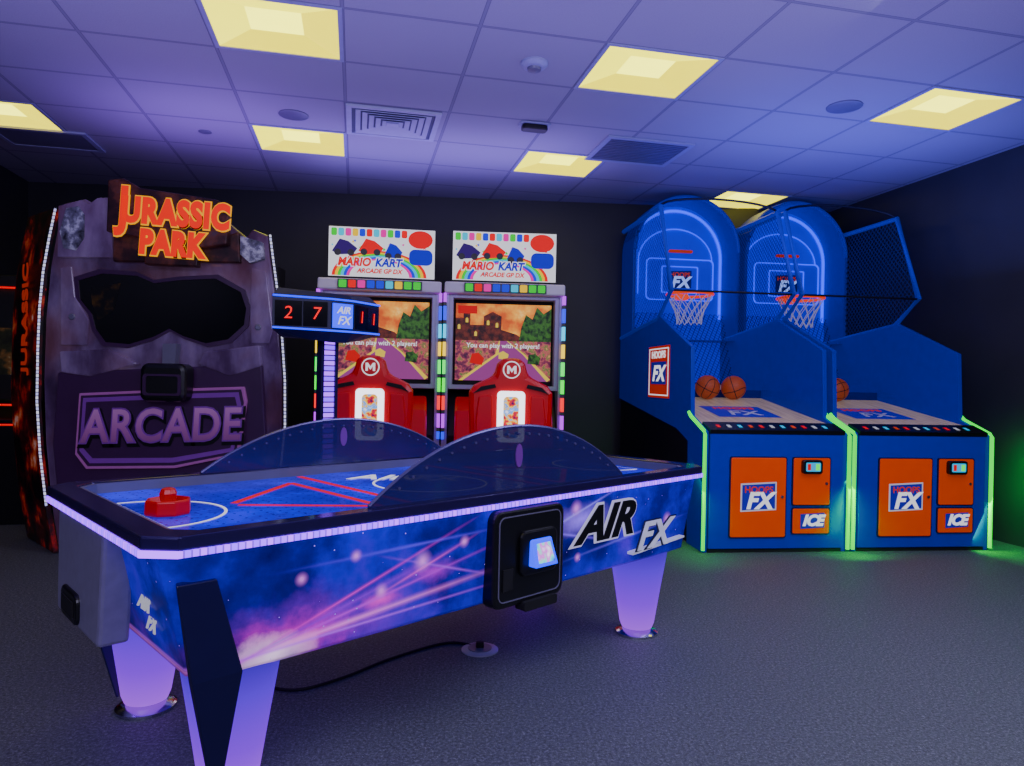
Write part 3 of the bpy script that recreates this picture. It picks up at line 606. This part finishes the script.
for (px,pz,sx_,m_) in((-.33,2.42,.11,'mqdark'),(-.10,2.43,.11,'mqred'),(.10,2.40,.08,'mqblue')):
    kq=[(px-sx_,pz-.05),(px-sx_*.5,pz-.08),(px+sx_*.7,pz-.07),(px+sx_,pz-.02),(px+sx_*.3,pz+.04),(px-sx_*.4,pz+.06)]
    G().prism(kq,'y',1.440,1.451).obj('marquee_shape',m_,mq)
    for dx in(-.06,.055): G().lathe([(.03,1.436),(.03,1.44)],(px+dx*sx_/.11,0,pz-.06),16,'y').obj('marquee_shape','black',mq)
for s_,m_,xx in(('MARIO','mqred',-.245),('KART','mqblue',.055)):
    txt(s_,.10,'whiteE',mq,(xx,1.436,2.275),(90,0,0),.001,.2,.012,sx=.92);txt(s_,.10,m_,mq,(xx,1.432,2.275),(90,0,0),.002,.2,.004,sx=.92)
txt('ARCADE GP DX',.055,'mqred',mq,(-.02,1.434,2.20),(90,0,0),.002,.2,.002)
for x in(-.525,.525):
    G().box(x-.013,x+.013,1.22,1.28,.72,2.0).obj('led_column','rainbow',R1)
for sgn in(-1,1):
    G().prism([(1.28,0),(1.28,2.0),(1.5,2.0),(1.5,0)],'x',sgn*.49,sgn*.538).obj('side_wing','frame',R1)
G().prism([(.95,.0),(.95,.70),(1.10,.98),(1.35,1.10),(1.35,0)],'x',-.42,.42).obj('dashboard','red',R1,bevel=.02)
wh=G().tube([(.15*math.cos(D(a)),1.0+.05*math.sin(D(a)),.98+.14*math.sin(D(a))) for a in range(0,360,15)],.018,8,True);wh.lathe([(.05,.98),(.05,1.08)],(0,0,.98),16,'y');wh.box(-.14,.14,.99,1.01,.97,.99);wh.obj('steering_wheel','black',R1,smooth=True)
G().box(-.40,.40,.10,1.35,0,.12).obj('base','black',R1,bevel=.02)
half=[(.20,.15),(.26,.45),(.29,.80),(.305,1.05),(.305,1.16),(.27,1.21),(.20,1.245),(.125,1.28),(.10,1.37),(.065,1.41)]
seat_o=half+[(-x,z) for x,z in half[::-1]]
se=G().prism(seat_o,'y',.14,.34).obj('seat_back','red',R1,bevel=.035,label='red moulded seat back with lit panel')
for s_ in(-1,1):
    G().prism([(s_*.13,.80),(s_*.14,1.14),(s_*.235,1.13),(s_*.255,.95),(s_*.23,.6),(s_*.14,.6)],'y',.122,.142).obj('seat_trim','red',se,bevel=.008)
    G().prism([(s_*.11,1.195),(s_*.12,1.22),(s_*.22,1.20),(s_*.275,1.15),(s_*.22,1.17)],'y',.124,.142).obj('seat_trim','matte',se)
G().prism(rrect(-.25,.25,.36,.50,.04),'y',.30,.80).obj('seat_cushion','red',R1,bevel=.03)
G().box(-.2,.2,.20,.75,.10,.36).obj('seat_pedestal','black',R1,bevel=.02)
EZ=1.325
G().lathe([(.064,.128),(.064,.142)],(0,0,EZ),28,'y').obj('emblem_disc','whiteE',se);G().lathe([(.055,.124),(.055,.13)],(0,0,EZ),28,'y').obj('emblem_disc','red',se)
mh=[(-.042,-.036),(-.042,.036),(-.022,.036),(0,.004),(.022,.036),(.042,.036),(.042,-.036),(.022,-.036),(.022,.006),(0,-.026),(-.022,.006),(-.022,-.036)]
G().prism([(x*.8,z*.8+EZ) for x,z in mh],'y',.118,.126).obj('emblem_letter','whiteE',se)
M['litpan']=em('lit_seat_panel',(240,240,255),3.0)
G().prism(rrect(-.10,.10,.80,1.17,.03),'y',.115,.142).obj('lit_panel','litpan',se,bevel=.004)
G().prism(rrect(-.055,.055,.83,1.13,.03),'y',.110,.116).obj('panel_print','kart',se)
R2=clone(R1,(-.672,4.953,0),4)
R2['label']='racing arcade machine with bright marquee, red seat and rainbow LEDs'
# ---------------------------------------------------------------- shooter cabinet
J=thing('shooting_arcade_cabinet','enclosed dark shooter arcade cabinet with red and yellow lettered sign','arcade machine',(-2.1,5.0,0),0)
def jx(x): return -.72+(x-50)*.00661
def jz(x,y): return 1.254+(369+x*.02-y)*.0071
def JP(q): return [(jx(x),jz(x,y)) for x,y in q]
out=[(60,545),(254,545),(270,515),(280,470),(284,425),(283,380),(279,335),(274,295),(268,258),(266,238),(250,232),(244,240),(225,226),(205,205),(112,193),(104,205),(94,203),(88,210),(80,205),(58,210),(52,240),(47,270),(43,320),(42,380),(45,440),(52,500)]
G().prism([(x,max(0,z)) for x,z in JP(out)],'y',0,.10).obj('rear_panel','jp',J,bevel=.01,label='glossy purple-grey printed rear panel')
win=[(76,284),(100,277),(135,279),(152,286),(176,283),(214,281),(240,294),(246,310),(244,326),(228,340),(205,344),(182,337),(168,330),(152,338),(128,345),(104,343),(94,330),(90,316),(78,302)]
G().prism(JP(win),'y',-.012,.02).obj('window_opening','glass',J,label='wide black window opening')
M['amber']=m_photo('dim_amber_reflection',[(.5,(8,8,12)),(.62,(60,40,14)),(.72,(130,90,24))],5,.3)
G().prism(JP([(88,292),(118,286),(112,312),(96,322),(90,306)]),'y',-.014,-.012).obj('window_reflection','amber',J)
fr=JP(win);cx=sum(p[0] for p in fr)/len(fr);cz=sum(p[1] for p in fr)/len(fr)
G().ring([(cx+(p[0]-cx)*1.05,cz+(p[1]-cz)*1.12) for p in fr],fr,'y',-.02,.005).obj('window_rim','dpurple',J)
G().prism([(.10,2.0),(.10,2.22),(.2,2.26),(1.3,2.18),(1.3,2.0)],'x',-.30,.30).obj('roof_hood','black',J,bevel=.02)
M['warmprint']=m_photo('warm_header_print',[(.35,(18,9,14)),(.5,(44,20,24)),(.62,(80,40,32)),(.72,(60,44,62))],7,.2)
G().prism(JP([(112,266),(112,236),(150,244),(206,246),(238,236),(240,266)]),'y',-.045,0).obj('header_band','warmprint',J,bevel=.008)
G().prism(JP([(58,262),(58,214),(80,208),(88,212),(96,206),(110,205),(112,262)]),'y',-.05,0).obj('brow_print','jp',J)
M['greyprint']=m_photo('grey_mechanical_print',[(.35,(30,28,40)),(.5,(90,86,110)),(.62,(170,168,190)),(.72,(60,56,76))],12,.2)
G().prism(JP([(60,238),(66,216),(78,214),(84,222),(84,244),(76,256),(64,254)]),'y',-.056,-.05).obj('brow_emblem','greyprint',J)
G().prism(JP([(240,240),(262,246),(264,262),(250,266),(240,258)]),'y',-.05,0).obj('brow_emblem','greyprint',J)
G().prism(JP([(60,372),(264,364),(270,440),(264,505),(64,512),(56,440)]),'y',-.05,0).obj('seat_rear_cover','dpurple',J,bevel=.01)
for q in([(62,352),(110,350),(140,364),(92,376),(64,372)],[(206,352),(262,346),(264,366),(232,376),(200,364)]): G().prism(JP(q),'y',-.062,0).obj('moulded_detail','jp',J,bevel=.01)
for q in([(58,272),(70,270),(74,300),(88,322),(86,346),(60,346)],[(250,270),(266,274),(274,330),(270,344),(252,344),(250,320)]): G().prism(JP(q),'y',-.025,0).obj('moulded_detail','jp',J,bevel=.008)
sh=[(84,392),(160,389),(168,382),(178,388),(248,386),(251,400),(244,452),(180,464),(92,464),(81,450)]
bo=G().prism(JP(sh),'y',-.085,-.05).obj('lettered_board','pink',J,bevel=.006,label='purple framed board with arcade lettering')
c0=(166,424)
def scl(q,a,b): return JP([(c0[0]+(x-c0[0])*a,c0[1]+(y-c0[1])*b) for x,y in q])
G().prism(scl(sh,.97,.93),'y',-.089,-.084).obj('board_border','dpurple',bo)
G().prism(scl(sh,.94,.86),'y',-.093,-.088).obj('board_field','purple',bo)
G().prism(scl(sh,.90,.74),'y',-.0955,-.092).obj('board_field','dpurple',bo)
kl=NT('lilac_letter_face');xx,yy_,zz_=kl.xyz();fl=kl.math('ADD',kl.math('MULTIPLY',yy_,3.2),.5,True)
M['lilac']=kl.fin(kl.ramp(fl,[(0,(104,44,104)),(.5,(150,84,148)),(1,(178,118,176))]),.35,0,.22)
txt('ARCADE',.31,'black',bo,(jx(168),-.098,jz(167,426)),(90,-2,0),.003,.1,.026,sx=.84,sp=1.05);txt('ARCADE',.31,'purple',bo,(jx(167),-.104,jz(167,424)),(90,-2,0),.003,.1,.015,sx=.84,sp=1.05);txt('ARCADE',.31,'lilac',bo,(jx(167),-.109,jz(167,424)),(90,-2,0),.002,.1,.004,sx=.84,sp=1.05)
hr=G().prism(rrect(jx(152),jx(197),jz(175,400),jz(175,364),.05),'y',-.22,-.05).obj('headrest','black',J,bevel=.03)
G().prism(JP([(168,345),(182,345),(180,368),(168,368)]),'y',-.12,-.05).obj('headrest_post','silver',J)
G().ring(rrect(jx(156),jx(193),jz(175,394),jz(175,374),.02),rrect(jx(159),jx(190),jz(175,392),jz(175,376),.015),'y',-.228,-.218).obj('headrest_trim','dpurple',hr)
G().box(-.62,.62,-.02,.1,0,.36).obj('lower_panel','dpurple',J,bevel=.01)
G().box(-.62,.60,.1,1.5,0,.45).obj('base','black',J,bevel=.01)
G().box(-.56,.45,1.3,1.5,.4,2.2).obj('screen_wall','matte',J)
for i,(x,z) in enumerate([(-.58,1.62),(.66,1.58)]):
    G().lathe([(.022,-.028),(.016,-.034)],(x,0,z),16,'y').obj('bolt','silver',J,smooth=True)
def wing(edge,dx,dy,nm,mat,lab):
    v=[];f=[];n_=len(edge)
    for (x,y,z) in edge: v.append((x,y,z))
    for (x,y,z) in edge: v.append((x+dx,y+dy,z+(.03 if z>.5 else 0)))
    for i in range(n_-1): f.append((i,i+1,n_+i+1,n_+i))
    o=G().add(v,f).obj(nm,mat,J,label=lab,recalc=False)
    m=o.modifiers.new('s','SOLIDIFY');m.thickness=.03;m.offset=0
    return o
lp=[(62,548),(53,500),(46,450),(42,400),(42,350),(43,310),(46,275),(51,245),(57,215)]
le=[(x-.03,.0,max(.01,z)) for x,z in JP(lp)]
wl=wing(le,-.46,.48,'side_wing','jpside','dark red jungle-printed side wing')
nv=Vector((-.722,-.692,0))
q=txt('JURASSIC',.19,'dimorange',wl,(0,0,0),(0,0,0),.003,0,.004)
q.rotation_euler=(Matrix.Rotation(D(-46.2),4,'Z')@Matrix.Rotation(D(90),4,'X')@Matrix.Rotation(D(90),4,'Z')).to_euler()
q.location=Vector((-.80,.0,1.62))+Vector((-.692,.722,0))*.30+nv*.022
rpp=[(256,548),(271,515),(281,470),(285,425),(284,380),(280,335),(275,295),(269,258),(266,238)]
re_=[(x+.02,.0,max(.01,z)) for x,z in JP(rpp)]
wr=wing(re_,-.34,.8,'side_wing','matte','plain black side wing')
G().tube([(x,y-.02,z) for x,y,z in le[1:]],.007,8).obj('led_strip','dotled',wl,smooth=True,label='white LED edge strip')
G().tube([(x,y-.02,z) for x,y,z in re_[1:]],.007,8).obj('led_strip','dotled',wr,smooth=True,label='white LED edge strip')
def SC(q,k=.90,c=(170,234)): return JP([(c[0]+(x-c[0])*k,c[1]+(y-c[1])*k) for x,y in q])
sg=G().prism(SC([(104,240),(105,186),(122,184),(140,194),(224,205),(238,212),(236,252),(206,256),(204,276),(146,274),(146,246)]),'y',-.12,-.045).obj('sign','warmprint',J,bevel=.008,label='sign with red letters outlined in yellow')
tl=3.0
for off_,m_,y_ in((.022,'letteryel',-.128),(.013,'letterred',-.138)):
    for s_,sz,px,py,dy in(('URASSIC',.225,181,222,0),('J',.34,124,215,0),('PARK',.215,177,254,-.003)):
        q=SC([(px,py)])[0];txt(s_,sz,m_,sg,(q[0],y_+dy,q[1]),(90,tl,0),.004,0,off_,sx=.74,sp=1.12 if s_!='J' else 1)
# ---------------------------------------------------------------- partial machine at far side
K=thing('dark_arcade_machine','dark arcade machine with thin red light lines','arcade machine',(-3.82,5.90,0),8)
G().prism([(0,0),(.0,.85),(.25,1.0),(.30,2.05),(.7,2.05),(.7,0)],'x',-.30,.30).obj('cabinet','black',K,bevel=.01)
M['dimscreen']=m_photo('dim_screen',[(.3,(10,10,14)),(.5,(30,32,20)),(.62,(90,60,30)),(.75,(150,150,120))],7,.35)
G().box(-.24,.24,.26,.275,1.15,1.6).obj('screen','dimscreen',K)
M['dimred']=em('dim_red_line',(240,4,10),1.1)
for z in(1.93,.96,.80): G().box(-.30,.30,.24 if z>1.5 else -.01,.27 if z>1.5 else .02,z,z+.014).obj('red_light_line','dimred',K)
# ---------------------------------------------------------------- lights
def area(loc,rot,sx,sy,col,p,nm):
    l=bpy.data.lights.new(nm,'AREA');l.shape='RECTANGLE';l.size=sx;l.size_y=sy;l.energy=p;c=lin(col);l.color=c[:3]
    o=bpy.data.objects.new(nm,l);C.objects.link(o);o.location=loc;o.rotation_euler=tuple(D(a) for a in rot);return o
area((0,-1.0,2.95),(48,0,0),5,1.5,(212,206,250),168,'added_fill_light')  # added fill behind the camera, not a fitted lamp
area((-.2,6.2,2.72),(180,0,0),2.5,1,(152,126,255),20,'added_marquee_wash')  # added upward lamp over the racing marquees, no such fitting there
area((2.9,5.3,2.2),(180,0,0),2.2,1.2,(96,102,255),34,'added_machine_wash')  # added upward lamp tinting the ceiling above the basketball machines
area((0,2.2,1.95),(180,0,0),6,4.5,(162,142,255),116,'added_ceiling_wash')  # added unseen sheet of light that brightens the ceiling
area((-2.1,5.6,2.6),(180,0,0),1.3,1,(154,108,245),12,'added_cabinet_wash')  # added upward lamp above the shooter cabinet, not part of it
area((2.6,2.6,3.05),(0,20,0),2,2,(208,208,250),90,'added_fill_light')  # second added fill, not one of the ceiling fixtures
gx,gy=bw(1,W+.03,0)
area((gx,gy-.02,.45),(0,-65,BR),.8,.06,(0,255,60),9,'green_strip_light')
gx,gy=bw(0,W+.02,-.03);area((gx,gy,.45),(60,0,BR),.06,.8,(0,255,60),6,'green_strip_light')
gx,gy=bw(0,-.03,-.02);area((gx,gy,.45),(40,0,BR),.06,.6,(0,255,60),2.5,'green_strip_light')
w=bpy.data.worlds.new('w');bpy.context.scene.world=w;w.use_nodes=True;w.node_tree.nodes['Background'].inputs[0].default_value=(.02,.02,.06,1);w.node_tree.nodes['Background'].inputs[1].default_value=.3
# ---------------------------------------------------------------- camera
cd=bpy.data.cameras.new('camera');cd.sensor_width=36;cd.lens=24.746;co=bpy.data.objects.new('camera',cd);C.objects.link(co)
co.matrix_world=Matrix.Translation((0,0,1.254))@Matrix.Rotation(D(-3.76),4,'Z')@Matrix.Rotation(D(90-.273),4,'X')@Matrix.Rotation(D(1.18),4,'Z')
bpy.context.scene.camera=co
